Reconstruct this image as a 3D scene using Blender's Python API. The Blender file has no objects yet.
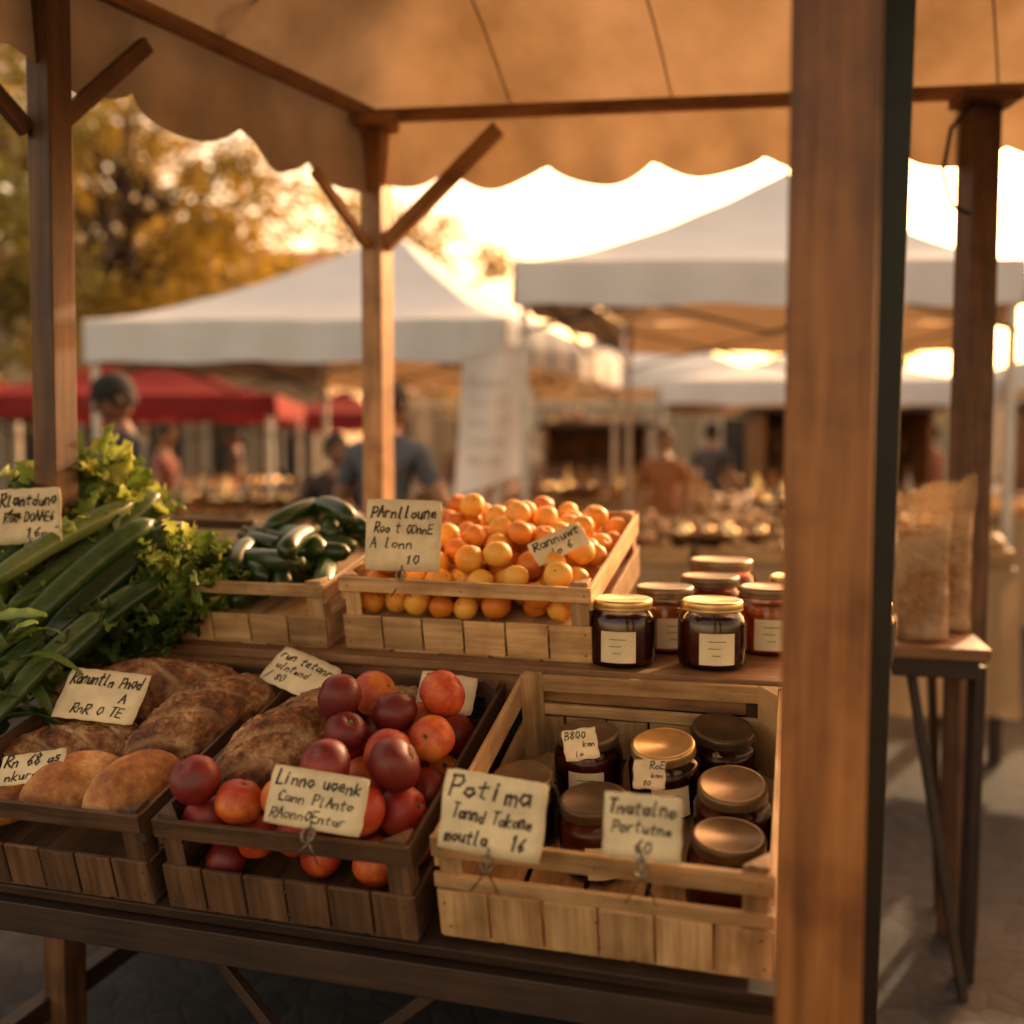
import bpy, math, random
from mathutils import Vector, Matrix, noise
random.seed(11)
R=math.radians
sc=bpy.context.scene
U=random.uniform
def T(x,y,z): return Matrix.Translation((x,y,z))
def RX(a): return Matrix.Rotation(R(a),4,'X')
def RY(a): return Matrix.Rotation(R(a),4,'Y')
def RZ(a): return Matrix.Rotation(R(a),4,'Z')
def SC(x,y,z): return Matrix.Diagonal((x,y,z,1))
I4=Matrix.Identity(4)

# ---------------------------------------------------------------- materials
def newmat(name):
    m=bpy.data.materials.new(name); m.use_nodes=True
    nt=m.node_tree; b=nt.nodes['Principled BSDF']
    return m,nt,b
def N(nt,t,**kw):
    n=nt.nodes.new(t)
    for k,v in kw.items(): setattr(n,k,v)
    return n
def c4(c): return (c[0],c[1],c[2],1)
def ramp(nt,fac,stops):
    r=N(nt,'ShaderNodeValToRGB'); e=r.color_ramp.elements
    while len(e)<len(stops): e.new(0.5)
    for i,(p,c) in enumerate(stops):
        e[i].position=p; e[i].color=c4(c)
    nt.links.new(fac,r.inputs[0]); return r.outputs[0]
def varsep(nt):
    a=N(nt,'ShaderNodeAttribute',attribute_name='var'); s=N(nt,'ShaderNodeSeparateColor')
    nt.links.new(a.outputs['Color'],s.inputs[0]); return s
def mul(nt,a,b,blend='MULTIPLY',fac=1.0):
    m=N(nt,'ShaderNodeMix',data_type='RGBA',blend_type=blend)
    if hasattr(fac,'links') : nt.links.new(fac,m.inputs[0])
    else: m.inputs[0].default_value=fac
    for i,x in ((6,a),(7,b)):
        if hasattr(x,'links'): nt.links.new(x,m.inputs[i])
        else: m.inputs[i].default_value=c4(x)
    return m.outputs[2]
def noisetex(nt,vec,scale,detail=4,rough=.55,mapscale=None):
    if mapscale:
        mp=N(nt,'ShaderNodeMapping'); mp.inputs['Scale'].default_value=mapscale
        nt.links.new(vec,mp.inputs[0]); vec=mp.outputs[0]
    n=N(nt,'ShaderNodeTexNoise'); n.inputs['Scale'].default_value=scale
    n.inputs['Detail'].default_value=detail; n.inputs['Roughness'].default_value=rough
    nt.links.new(vec,n.inputs['Vector']); return n.outputs[0]
def bump(nt,b,h,strength,dist):
    n=N(nt,'ShaderNodeBump'); n.inputs['Strength'].default_value=strength
    n.inputs['Distance'].default_value=dist
    nt.links.new(h,n.inputs['Height']); nt.links.new(n.outputs[0],b.inputs['Normal'])
def wood(name,c1,c2,rough=.6,dirt=.5,vr=.45,gs=1.0):
    m,nt,b=newmat(name); tc=N(nt,'ShaderNodeTexCoord'); uv=tc.outputs['UV']
    g=noisetex(nt,uv,1,5,.62,(5*gs,85*gs,1)); g2=noisetex(nt,uv,1,3,.5,(2.2*gs,22*gs,1))
    col=ramp(nt,g,[(.3,c2),(.62,c1)])
    d=ramp(nt,g2,[(.35,(1-dirt,1-dirt*1.08,1-dirt*1.15)),(.62,(1,1,1))])
    col=mul(nt,col,d)
    blot=noisetex(nt,tc.outputs['Object'],9,3,.6)
    col=mul(nt,col,ramp(nt,blot,[(.3,(.58,.51,.42)),(.55,(1,1,1))]))
    s=varsep(nt)
    col=mul(nt,col,ramp(nt,s.outputs[0],[(0,(1-vr,1-vr*1.05,1-vr*1.15)),(1,(1.05,1.03,1))]))
    nt.links.new(col,b.inputs['Base Color']); b.inputs['Roughness'].default_value=rough
    bump(nt,b,g,.4,.002)
    return m
def plain(name,c,rough=.6,metal=0,vr=.2,nscale=12,nstr=.25,bs=0.0,coat=0,bd=.002):
    m,nt,b=newmat(name); tc=N(nt,'ShaderNodeTexCoord')
    n=noisetex(nt,tc.outputs['Object'],nscale,4,.6)
    col=mul(nt,c,ramp(nt,n,[(.3,(1-nstr,)*3),(.7,(1+nstr*.3,)*3)]))
    s=varsep(nt); col=mul(nt,col,ramp(nt,s.outputs[0],[(0,(1-vr,)*3),(1,(1,)*3)]))
    nt.links.new(col,b.inputs['Base Color']); b.inputs['Roughness'].default_value=rough
    b.inputs['Metallic'].default_value=metal; b.inputs['Coat Weight'].default_value=coat
    if bs: bump(nt,b,n,bs,bd)
    return m
def fabric(name,c,trans=.35,vr=.1,stain=.2,nb=.5,inner_shade=None):
    m,nt,b=newmat(name); tc=N(nt,'ShaderNodeTexCoord')
    n=noisetex(nt,tc.outputs['Object'],2.5,4,.6)
    base=c
    if inner_shade:   # brown backface: shade under the roof painted into the cloth colour
        g=N(nt,'ShaderNodeNewGeometry'); base=mul(nt,c,inner_shade,'MIX',g.outputs['Backfacing'])
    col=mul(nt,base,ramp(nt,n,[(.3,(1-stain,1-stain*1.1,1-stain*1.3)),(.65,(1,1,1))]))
    nt.links.new(col,b.inputs['Base Color']); b.inputs['Roughness'].default_value=.85
    b.inputs['Specular IOR Level'].default_value=.2
    t=N(nt,'ShaderNodeBsdfTranslucent'); nt.links.new(col,t.inputs[0])
    mx=N(nt,'ShaderNodeMixShader'); mx.inputs[0].default_value=trans
    nt.links.new(b.outputs[0],mx.inputs[1]); nt.links.new(t.outputs[0],mx.inputs[2])
    nt.links.new(mx.outputs[0],nt.nodes['Material Output'].inputs[0])
    n2=noisetex(nt,tc.outputs['Object'],3.0,3,.5); bump(nt,b,n2,nb,.03)
    return m
def leafmat(name,c1,c2,trans=.35,rough=.5):
    m,nt,b=newmat(name); s=varsep(nt)
    col=ramp(nt,s.outputs[0],[(0,c1),(1,c2)])
    nt.links.new(col,b.inputs['Base Color']); b.inputs['Roughness'].default_value=rough
    t=N(nt,'ShaderNodeBsdfTranslucent'); nt.links.new(col,t.inputs[0])
    mx=N(nt,'ShaderNodeMixShader'); mx.inputs[0].default_value=trans
    nt.links.new(b.outputs[0],mx.inputs[1]); nt.links.new(t.outputs[0],mx.inputs[2])
    nt.links.new(mx.outputs[0],nt.nodes['Material Output'].inputs[0])
    return m
def fruit(name,stops,rough=.4,sss=.0,nscale=16,bs=.12,bscale=260,spots=.0):
    m,nt,b=newmat(name); s=varsep(nt); tc=N(nt,'ShaderNodeTexCoord')
    n=noisetex(nt,tc.outputs['Object'],nscale,5,.65)
    ad=N(nt,'ShaderNodeMath',operation='MULTIPLY_ADD'); nt.links.new(n,ad.inputs[0]); ad.inputs[1].default_value=1.3
    sb=N(nt,'ShaderNodeMath',operation='SUBTRACT'); nt.links.new(s.outputs[0],sb.inputs[0]); sb.inputs[1].default_value=.65
    nt.links.new(sb.outputs[0],ad.inputs[2])
    col=ramp(nt,ad.outputs[0],stops)
    nt.links.new(col,b.inputs['Base Color']); b.inputs['Roughness'].default_value=rough
    n2=noisetex(nt,tc.outputs['Object'],bscale,2,.5); bump(nt,b,n2,bs,.001)
    return m

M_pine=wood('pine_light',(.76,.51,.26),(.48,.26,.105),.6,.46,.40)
M_pined=wood('pine_dark',(.18,.092,.042),(.07,.033,.015),.65,.5,.5)  # darker brown pine than the light crates
M_post=wood('post_wood',(.44,.175,.047),(.17,.055,.014),.5,.5,.15,.5)
M_postl=wood('post_wood_sunlit',(.56,.32,.14),(.33,.16,.06),.5,.35,.15,.5)  # lighter copy of the post wood, sunlit brightness put into its colour
M_postd=wood('post_wood_dark',(.19,.085,.032),(.09,.037,.014),.6,.5,.2,.6)
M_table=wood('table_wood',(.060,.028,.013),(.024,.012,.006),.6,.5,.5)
M_shelf=wood('shelf_wood',(.42,.21,.085),(.22,.10,.035),.5,.4,.35)
M_nail=plain('nail_metal',(.12,.1,.09),.5,.8)
M_wire=plain('wire_metal',(.25,.22,.18),.35,1.0)
M_dark=plain('dark_metal',(.026,.030,.026),.45,.6)
M_metal=plain('white_metal',(.6,.58,.55),.4,.3)
M_canvas=fabric('canopy_canvas',(.44,.31,.19),.24,stain=.45)
M_seam=plain('canvas_seam',(.26,.17,.10),.8)
M_white=fabric('tent_white',(.68,.71,.76),.20,stain=.06,inner_shade=(.36,.25,.15))  # backface brown stands for the shaded underside
M_cloth_w=fabric('white_cloth',(.72,.73,.76),.25,stain=.1)
M_red=fabric('tent_red',(.24,.025,.026),.2,stain=.2)
M_sunblock=plain('sun_block_cloth',(.022,.018,.016),.9,0,.2)  # for the cloth added to keep sun off the space under the table
M_card=plain('price_card',(.82,.67,.42),.7,0,.12,14,.30,.1)
M_ink=plain('ink',(.03,.018,.01),.7,0,.1)
M_label=plain('jar_label',(.82,.70,.44),.6,0,.15)
M_lid=plain('jar_lid',(.74,.50,.21),.32,.8,.25,30,.25)
M_lidd=plain('jar_lid_dark',(.24,.16,.085),.38,.6,.6,30,.3)
M_jam=plain('jam_dark',(.10,.014,.006),.25,0,.6,20,.5)
def honeymat():
    m,nt,b=newmat('jam_amber'); tc=N(nt,'ShaderNodeTexCoord'); n=noisetex(nt,tc.outputs['Object'],22,4,.6)
    col=ramp(nt,n,[(.35,(.34,.06,.008)),(.65,(.70,.22,.025))]); nt.links.new(col,b.inputs['Base Color']); b.inputs['Roughness'].default_value=.2
    t=N(nt,'ShaderNodeBsdfTranslucent'); nt.links.new(col,t.inputs[0])
    mx=N(nt,'ShaderNodeMixShader'); mx.inputs[0].default_value=.5
    nt.links.new(b.outputs[0],mx.inputs[1]); nt.links.new(t.outputs[0],mx.inputs[2]); nt.links.new(mx.outputs[0],nt.nodes['Material Output'].inputs[0]); return m
M_honey=honeymat()
def glassmat():
    m,nt,b=newmat('jar_glass')
    tr=N(nt,'ShaderNodeBsdfTransparent'); tr.inputs[0].default_value=(.93,.9,.86,1)
    gl=N(nt,'ShaderNodeBsdfGlossy'); gl.inputs['Roughness'].default_value=.04
    fr=N(nt,'ShaderNodeFresnel'); fr.inputs[0].default_value=1.5
    mx=N(nt,'ShaderNodeMixShader'); nt.links.new(fr.outputs[0],mx.inputs[0])
    nt.links.new(tr.outputs[0],mx.inputs[1]); nt.links.new(gl.outputs[0],mx.inputs[2])
    nt.links.new(mx.outputs[0],nt.nodes['Material Output'].inputs[0]); return m
M_glass=glassmat()
def bagmat():
    m,nt,b=newmat('waxed_bag')
    tr=N(nt,'ShaderNodeBsdfTransparent'); tr.inputs[0].default_value=(.97,.90,.78,1)
    b.inputs['Base Color'].default_value=(.70,.50,.30,1); b.inputs['Roughness'].default_value=.35
    mx=N(nt,'ShaderNodeMixShader')
    tc=N(nt,'ShaderNodeTexCoord'); n=noisetex(nt,tc.outputs['Object'],9,3,.6); bump(nt,b,n,1,.04)
    nt.links.new(ramp(nt,n,[(.4,(.16,)*3),(.68,(.60,)*3)]),mx.inputs[0])
    nt.links.new(tr.outputs[0],mx.inputs[1]); nt.links.new(b.outputs[0],mx.inputs[2])
    nt.links.new(mx.outputs[0],nt.nodes['Material Output'].inputs[0]); return m
M_bag=bagmat()
M_orange=fruit('apricot_skin',[(.1,(.56,.16,.012)),(.5,(.72,.28,.026)),(.9,(.78,.40,.06))],.46,nscale=8,bs=.2)
M_peach=fruit('peach_skin',[(.1,(.11,.007,.007)),(.5,(.26,.016,.009)),(.75,(.40,.040,.014)),(.92,(.54,.10,.018)),(1,(.62,.18,.03))],.50,nscale=14)
M_stem=plain('stem_green',(.10,.12,.03),.7)
M_cuke=fruit('cucumber_skin',[(.1,(.008,.022,.005)),(.5,(.016,.042,.008)),(.9,(.045,.085,.018))],.30,nscale=25)
M_zuc=fruit('zucchini_skin',[(.1,(.022,.045,.010)),(.5,(.042,.078,.019)),(.9,(.11,.145,.045))],.33,nscale=35)
M_lettuce=leafmat('lettuce_leaf',(.20,.26,.030),(.46,.48,.09),.35)
M_parsley=leafmat('parsley_leaf',(.07,.13,.018),(.20,.27,.040),.3)
M_dleaf=leafmat('dark_leaf',(.018,.045,.010),(.08,.12,.024),.25)
M_tree1=leafmat('tree_leaf_gold',(.14,.11,.012),(.44,.28,.03),.5)
M_tree2=leafmat('tree_leaf_green',(.05,.06,.012),(.15,.13,.022),.4)
M_bark=plain('bark',(.09,.06,.04),.9,0,.2,6,.5,.5,bd=.02)
def breadmat(name,crust,flour,dark,c=.42,f=20):
    m,nt,b=newmat(name); s=varsep(nt); tc=N(nt,'ShaderNodeTexCoord'); o=tc.outputs['Object']
    n1=noisetex(nt,o,f,5,.7); n2=noisetex(nt,o,75,4,.7)
    col=ramp(nt,n1,[(.36,dark),(.5,crust),(.66,flour)])
    col=mul(nt,col,ramp(nt,n2,[(.36,(c,c*.86,c*.7)),(.6,(1.15,1.12,1.1))]))
    col=mul(nt,col,flour,'MIX',s.outputs[1])
    nt.links.new(col,b.inputs['Base Color']); b.inputs['Roughness'].default_value=.66
    bump(nt,b,n2,1.0,.004*(1.2-c)); return m
M_bread=breadmat('bread_crust',(.25,.095,.026),(.55,.34,.165),(.075,.025,.009),.5)
M_roll=breadmat('roll_crust',(.40,.165,.045),(.62,.38,.17),(.24,.085,.022),.85,12)

# ---------------------------------------------------------------- mesh builder
class MB:
    def __init__(s): s.v=[];s.f=[];s.m=[];s.uv=[];s.c=[];s.sm=[]
    def add(s,verts,faces,mat=0,M=I4,uvs=None,var=None,smooth=False):
        off=len(s.v); s.v+= [tuple(M@Vector(p)) for p in verts]
        if var is None: var=(random.random(),0,0)
        pv=isinstance(var,list)
        for i,f in enumerate(faces):
            s.f.append(tuple(off+k for k in f))
            s.m.append(mat[i] if isinstance(mat,list) else mat); s.sm.append(smooth)
            for j,k in enumerate(f):
                s.uv.append(uvs[i][j] if uvs else (verts[k][0],verts[k][1]))
                v=var[k] if pv else var
                s.c.append((v[0],v[1],v[2],1))
    def box(s,size,M=I4,mat=0,var=None):
        hx,hy,hz=[a/2 for a in size]
        vs=[(x,y,z) for x in(-hx,hx) for y in(-hy,hy) for z in(-hz,hz)]
        fs=[(0,1,3,2),(4,6,7,5),(0,4,5,1),(2,3,7,6),(0,2,6,4),(1,5,7,3)]
        ax=[0,0,1,1,2,2]; ou,ov=U(0,50),U(0,50); uvs=[]
        for f,a in zip(fs,ax):
            r=[k for k in range(3) if k!=a]
            if size[r[0]]<size[r[1]]: r=r[::-1]
            uvs.append([(vs[k][r[0]]+ou,vs[k][r[1]]+ov+a*.3) for k in f])
        s.add(vs,fs,mat,M,uvs,var)
    def beam(s,p0,p1,w,h,mat=0,var=None,roll=0):
        p0=Vector(p0);p1=Vector(p1);d=p1-p0;L=d.length;x=d.normalized()
        up=Vector((0,0,1)) if abs(x.z)<.98 else Vector((0,-1,0))
        y=up.cross(x).normalized(); z=x.cross(y)
        M=Matrix((x,y,z)).transposed().to_4x4(); M.translation=(p0+p1)/2
        s.box((L,w,h),M@RX(roll),mat,var)
    def lathe(s,prof,M=I4,mat=0,seg=28,smooth=True,var=None,a0=0,a1=2*math.pi):
        full=abs(a1-a0-2*math.pi)<1e-6; n=seg if full else seg+1
        vs=[];fs=[];ms=[]
        for r,z in prof:
            for i in range(n):
                a=a0+(a1-a0)*i/seg; vs.append((r*math.cos(a),r*math.sin(a),z))
        for j in range(len(prof)-1):
            for i in range(seg):
                i2=(i+1)%n; fs.append((j*n+i,j*n+i2,(j+1)*n+i2,(j+1)*n+i))
                ms.append(mat[j] if isinstance(mat,list) else mat)
        s.add(vs,fs,ms,M,None,var,smooth)
    def ball(s,fn,M=I4,mat=0,nu=20,nv=12,var=None,smooth=True,varfn=None):
        vs=[];fs=[];vv=[]
        for j in range(nv+1):
            t=math.pi*j/nv
            for i in range(nu):
                a=2*math.pi*i/nu
                q=Vector((math.sin(t)*math.cos(a),math.sin(t)*math.sin(a),math.cos(t)))
                vs.append(tuple(fn(q))); 
                if varfn: vv.append(varfn(q))
        for j in range(nv):
            for i in range(nu):
                i2=(i+1)%nu; fs.append((j*nu+i,(j+1)*nu+i,(j+1)*nu+i2,j*nu+i2))
        s.add(vs,fs,mat,M,None,vv if varfn else var,smooth)
    def tube(s,pts,rad,mat=0,seg=8,var=None,smooth=True,M=I4,rib=0):
        pts=[Vector(p) for p in pts]; n=len(pts)
        if not isinstance(rad,(list,tuple)): rad=[rad]*n
        vs=[];fs=[]; ref=Vector((0.13,.31,.94)).normalized()
        for i,p in enumerate(pts):
            d=(pts[min(i+1,n-1)]-pts[max(i-1,0)]).normalized()
            a=d.cross(ref)
            if a.length<.05: a=d.cross(Vector((1,0,0)))
            a.normalize(); b=d.cross(a)
            for k in range(seg):
                t=2*math.pi*k/seg; rr=rad[i]*(1+rib*math.cos(t*5)); vs.append(tuple(p+(a*math.cos(t)+b*math.sin(t))*rr))
        for i in range(n-1):
            for k in range(seg):
                k2=(k+1)%seg; fs.append((i*seg+k,i*seg+k2,(i+1)*seg+k2,(i+1)*seg+k))
        fs.append(tuple(range(seg-1,-1,-1))); fs.append(tuple((n-1)*seg+k for k in range(seg)))
        s.add(vs,fs,mat,M,None,var,smooth)
    def build(s,name,mats,bevel=0,M=None):
        me=bpy.data.meshes.new(name); me.from_pydata(s.v,[],s.f)
        for m in mats: me.materials.append(m)
        me.polygons.foreach_set('material_index',s.m); me.polygons.foreach_set('use_smooth',s.sm)
        uv=me.uv_layers.new(name='UVMap'); uv.data.foreach_set('uv',[c for p in s.uv for c in p])
        ca=me.color_attributes.new('var','FLOAT_COLOR','CORNER'); ca.data.foreach_set('color',[c for p in s.c for c in p])
        me.update(); o=bpy.data.objects.new(name,me); sc.collection.objects.link(o)
        if M is not None: o.matrix_world=M
        if bevel:
            b=o.modifiers.new('bevel','BEVEL'); b.width=bevel; b.segments=2; b.limit_method='ANGLE'
        return o

# ---------------------------------------------------------------- crates
def crate(name,w,d,h,M,mat,rails=1,floor=0):
    b=MB(); t=.007
    n=5
    for i in range(n):
        x=(i+.5)*w/n; b.box((w/n-.008,d-.004,.005),T(x,d/2,.003)@RZ(U(-.3,.3)))
    if floor: b.box((w-2*t-.004,d-2*t-.004,.004),T(w/2,d/2,floor-.004))
    for (cx,cy,sx,sy) in((0,0,1,1),(w,0,-1,1),(0,d,1,-1),(w,d,-1,-1)):
        a=.034; off=t+.0005
        x0=cx+sx*off;y0=cy+sy*off
        vs=[(x0,y0,.006),(x0+sx*a,y0,.006),(x0,y0+sy*a,.006),(x0,y0,h+.006),(x0+sx*a,y0,h+.006),(x0,y0+sy*a,h+.006)]
        fs=[(0,2,1),(3,4,5),(0,1,4,3),(1,2,5,4),(2,0,3,5)]
        if sx*sy<0: fs=[f[::-1] for f in fs]
        u=U(0,9); b.add(vs,fs,0,I4,[[(vs[k][2]+u,vs[k][0]+vs[k][1]) for k in f] for f in fs])
    ph=h*.46
    for yy in (t/2,d-t/2):
        nb=6 if w>.38 else 4
        for i in range(nb):
            x=(i+.5)*w/nb
            b.box((w/nb-.0040,t,ph+U(-.002,.002)),T(x,yy,ph/2+.004)@RY(U(-.8,.8)))
        rh=h*.19
        b.box((w,t+.001,rh),T(w/2,yy,h-rh/2)@RY(U(-.6,.6)))
        if rails>1: b.box((w,t+.001,h*.13),T(w/2,yy,ph+.008+h*.065)@RY(.4))
    for xx in (t/2,w-t/2):
        b.box((t,d-2*t-.001,h*.44),T(xx,d/2,h*.22+.004))
        b.box((t,d-2*t-.001,h*.30),T(xx,d/2,h-h*.16)@RX(U(-.3,.3)))
    for x in (.015,w-.015,w/2):
        for z in (h*.12,h*.38,h*.9):
            b.lathe([(0.0022,-.001),(.0022,.0009),(0,.0009)],T(x+U(-.004,.004),-.0006,z+U(-.004,.004))@RX(90),1,6)
    return b.build(name,[mat,M_nail],.0012,M)
def CM(x,y,z,yaw,tilt): return T(x,y,z)@RZ(yaw)@RX(tilt)
YW=-16; TL=15
MJ=CM(-.103,1.395,.722,YW,TL); MM=CM(-.535,1.515,.708,YW,TL); ML=CM(-.952,1.634,.708,YW,TL)
crate('wooden_crate',.465,.50,.168,MJ,M_pine,2)
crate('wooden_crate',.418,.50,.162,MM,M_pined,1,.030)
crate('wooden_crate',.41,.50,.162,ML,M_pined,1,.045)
TO=12
MO=CM(-.335,1.985,1.022,-17,TO); MC=CM(-.705,2.085,1.022,-17,TO); MV=CM(-1.17,2.22,1.022,-17,TO)
crate('wooden_crate',.510,.52,.152,MO,M_pine,1,.055)
crate('wooden_crate',.353,.52,.135,MC,M_pine,1,.05)
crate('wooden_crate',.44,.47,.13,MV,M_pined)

# ---------------------------------------------------------------- display table
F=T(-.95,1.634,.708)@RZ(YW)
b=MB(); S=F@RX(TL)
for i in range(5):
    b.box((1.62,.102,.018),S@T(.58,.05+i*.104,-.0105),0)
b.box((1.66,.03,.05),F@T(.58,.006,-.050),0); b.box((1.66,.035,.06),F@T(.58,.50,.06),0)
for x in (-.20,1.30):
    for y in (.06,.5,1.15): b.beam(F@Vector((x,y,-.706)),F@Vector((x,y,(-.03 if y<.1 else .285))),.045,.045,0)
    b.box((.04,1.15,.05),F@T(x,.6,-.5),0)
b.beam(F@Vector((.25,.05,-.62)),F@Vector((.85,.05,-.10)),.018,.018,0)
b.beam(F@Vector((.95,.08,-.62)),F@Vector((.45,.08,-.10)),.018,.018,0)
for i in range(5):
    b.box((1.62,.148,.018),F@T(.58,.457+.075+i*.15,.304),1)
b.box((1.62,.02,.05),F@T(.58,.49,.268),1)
# dark cloth added at back and right end to block sun under the table
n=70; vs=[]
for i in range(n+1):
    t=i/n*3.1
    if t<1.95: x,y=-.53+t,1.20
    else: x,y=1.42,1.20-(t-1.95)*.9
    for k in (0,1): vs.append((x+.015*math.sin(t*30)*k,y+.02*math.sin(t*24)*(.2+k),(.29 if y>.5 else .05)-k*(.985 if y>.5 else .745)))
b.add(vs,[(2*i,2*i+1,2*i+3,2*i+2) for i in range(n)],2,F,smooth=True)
b.build('display_table',[M_table,M_shelf,M_sunblock],.002)

# ---------------------------------------------------------------- fruit piles
def drop(n,x0,x1,y0,y1,r,z0,K=14,jit=.12,cx=None,cy=None,pull=.0,seedl=()):
    out=list(seedl); k0=len(out)
    for _ in range(n):
        best=None; rr=r*(1+U(-jit,jit))
        for k in range(K):
            x=U(x0+rr,x1-rr);y=U(y0+rr,y1-rr);z=z0+rr
            for (a,c,e,q) in out:
                dd=(x-a)**2+(y-c)**2; m=(rr+q)*.985
                if dd<m*m: z=max(z,e+math.sqrt(m*m-dd))
            s=z+(pull*math.hypot(x-cx,y-cy) if cx is not None else 0)
            if best is None or s<best[0]: best=(s,x,y,z,rr)
        out.append(best[1:])
    return out[k0:]
def fruitball(b,p,r,mat,stem,squash=.92,seamd=.0,nu=22,nv=14):
    sd=Vector((U(0,99),U(0,99),U(0,99)))
    def fn(v):
        k=1+.07*noise.noise(v*1.3+sd)
        rr=math.hypot(v.x,v.y)
        dim=.16*math.exp(-(rr/.26)**2)*(1 if v.z>0 else .5)
        seam=seamd*math.exp(-((v.y)/.12)**2)*(1 if v.x>0 else 0)
        q=v*(k-seam)
        return Vector((q.x,q.y,(q.z-math.copysign(dim,v.z))*squash))*r
    M=T(*p)@RZ(U(0,360))@RX(U(-60,60))@RY(U(-60,60))
    b.ball(fn,M,mat,nu,nv,var=(random.random(),0,0))
    if stem:
        b.lathe([(.0,.0),(.1,.0),(.13,.03),(.0,.04)],M@SC(r,r,r)@T(0,0,.76),1,6)
b=MB()
for x,y,z,r in drop(155,.012,.498,.012,.504,.0268,.055,30,.1,.27,.27,.12):
    fruitball(b,(x,y,z),r,0,True,.93)
b.build('pile_of_apricots',[M_orange,M_stem],M=MO)
b=MB()
pe=drop(34,.165,.408,.012,.415,.0375,.030,90,.12,.30,.22,.02)
pe+=drop(5,.012,.17,.012,.10,.036,.030,40,.1,seedl=pe)
for x,y,z,r in pe:
    fruitball(b,(x,y,z),r,0,True,.93,.06,30,20)
b.build('pile_of_peaches',[M_peach,M_stem],M=MM)

# ---------------------------------------------------------------- bread
def loaf(name,L,W,H,M,mat,seed,sl=4,rough=1.0):
    b=MB(); sd=Vector((seed*7.3,seed*3.1,seed))
    def slash(v):
        if v.z<0.05 or sl==0: return 0
        t=(v.x*1.0+v.y*.5)*sl*.62+seed*.37
        return max(0,1-abs((t-math.floor(t))-.5)/.17)*max(0,1-abs(v.y)*1.05)**.6*max(0,1-abs(v.x)**4)
    def fn(v):
        taper=1-.22*abs(v.x)**3
        p=Vector((math.copysign(abs(v.x)**.92,v.x)*L/2,v.y*W/2*taper,v.z*H/2*taper*(1 if v.z>0 else .55)))
        d=noise.noise(p*11+sd)*.008+noise.noise(p*45+sd)*.0035+noise.noise(p*110+sd)*.003
        nrm=Vector((v.x*.5,v.y,v.z)).normalized()
        s_=slash(v)
        return p+nrm*(d*rough-s_*.010+(.006*max(0,1-abs(s_-.25)*5))*(sl>0))
    b.ball(fn,M@T(0,0,H*.27),0,130,76,varfn=lambda v:(.5,min(1,slash(v)*1.3)*.65,0))
    return b.build(name,[mat])
loaf('bread_loaf',.42,.155,.16,ML@T(.15,.385,.085)@RZ(18),M_bread,1,4)
loaf('bread_loaf',.34,.145,.16,ML@T(.335,.31,.090)@RZ(68),M_bread,2,4)
loaf('bread_loaf',.32,.13,.13,ML@T(.11,.235,.060)@RZ(22),M_bread,5,4)
loaf('bread_roll',.18,.115,.125,ML@T(.325,.105,.095)@RZ(66),M_roll,3,0,.25)
loaf('bread_roll',.18,.115,.12,ML@T(.20,.11,.085)@RZ(50),M_roll,4,0,.25)
loaf('bread_roll',.16,.11,.10,ML@T(.07,.085,.065)@RZ(30),M_roll,6,0,.25)
loaf('bread_loaf',.38,.145,.17,MM@T(.10,.26,.085)@RZ(72),M_bread,7,4)
loaf('bread_loaf',.25,.11,.11,MM@T(.22,.445,.07)@RZ(6),M_bread,8,4)

# ---------------------------------------------------------------- jars
def jar(name,M,jam,lid,s=1.0,lab=True,la=-90,h=.12):
    b=MB(); k=h/.12
    b.lathe([(0,.001),(.052,.001),(.0585,.008),(.0595,.02),(.0595,.078*k),(.056,.09*k),(.050,.098*k),(.050,.104*k)],I4,0,36)
    b.lathe([(0,.005),(.05,.005),(.0562,.012),(.0565,.075*k),(.053,.086*k),(0,.0865*k)],I4,1,32)
    z=.099*k
    b.lathe([(.049,z),(.0525,z),(.0535,z+.002),(.0525,z+.004),(.0530,z+.006),(.0530,z+.014),(.0515,z+.0175),(.047,z+.0180),(.0455,z+.0168),(.02,z+.0165),(.0185,z+.0158),(0,z+.0158)],I4,2,40)
    if lab:
        a=R(la); b.lathe([(.0602,.012),(.0602,.066*k)],I4,3,12,a0=a-.52,a1=a+.52,smooth=True)
        for i in range(3):
            zz=(.052-.012*i)*k
            b.lathe([(.0606,zz),(.0606,zz+.0011)],I4,4,8,a0=a-.26+.1*(i==2),a1=a+.24-.15*(i>0))
    return b.build(name,[M_glass,jam,lid,M_label,M_ink],M=M@SC(s,s,s))
for (x,y,j,la,s_) in((.207,1.855,M_jam,-97,1.06),(.372,1.835,M_jam,-95,1.06),(.307,1.99,M_honey,-80,1.1),(.475,2.25,M_honey,-90,1.32),(.512,1.965,M_honey,-100,1.12),(.42,2.10,M_honey,-90,1.16),(.62,2.15,M_jam,-95,1.1),(.66,1.86,M_jam,-90,1.0)):
    jar('jam_jar',T(x,y,1.0215)@RZ(U(-12,12)),j,M_lid if j==M_jam else M_lidd,s_,True,la)
for i,(x,y,l,lb) in enumerate(((.395,.125,M_lidd,0),(.395,.265,M_lidd,0),(.285,.335,M_lid,1),(.145,.37,M_lidd,1),(.20,.185,M_lidd,1),(.36,.43,M_lidd,0),(.07,.24,M_lidd,0))):
    jar('jam_jar',MJ@T(x,y,.008+(.018 if l==M_lid else 0))@RX(U(-8,2))@RY(U(-5,5))@RZ(U(0,30)),M_jam,l,U(.93,1.0),bool(lb),-95)

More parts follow.
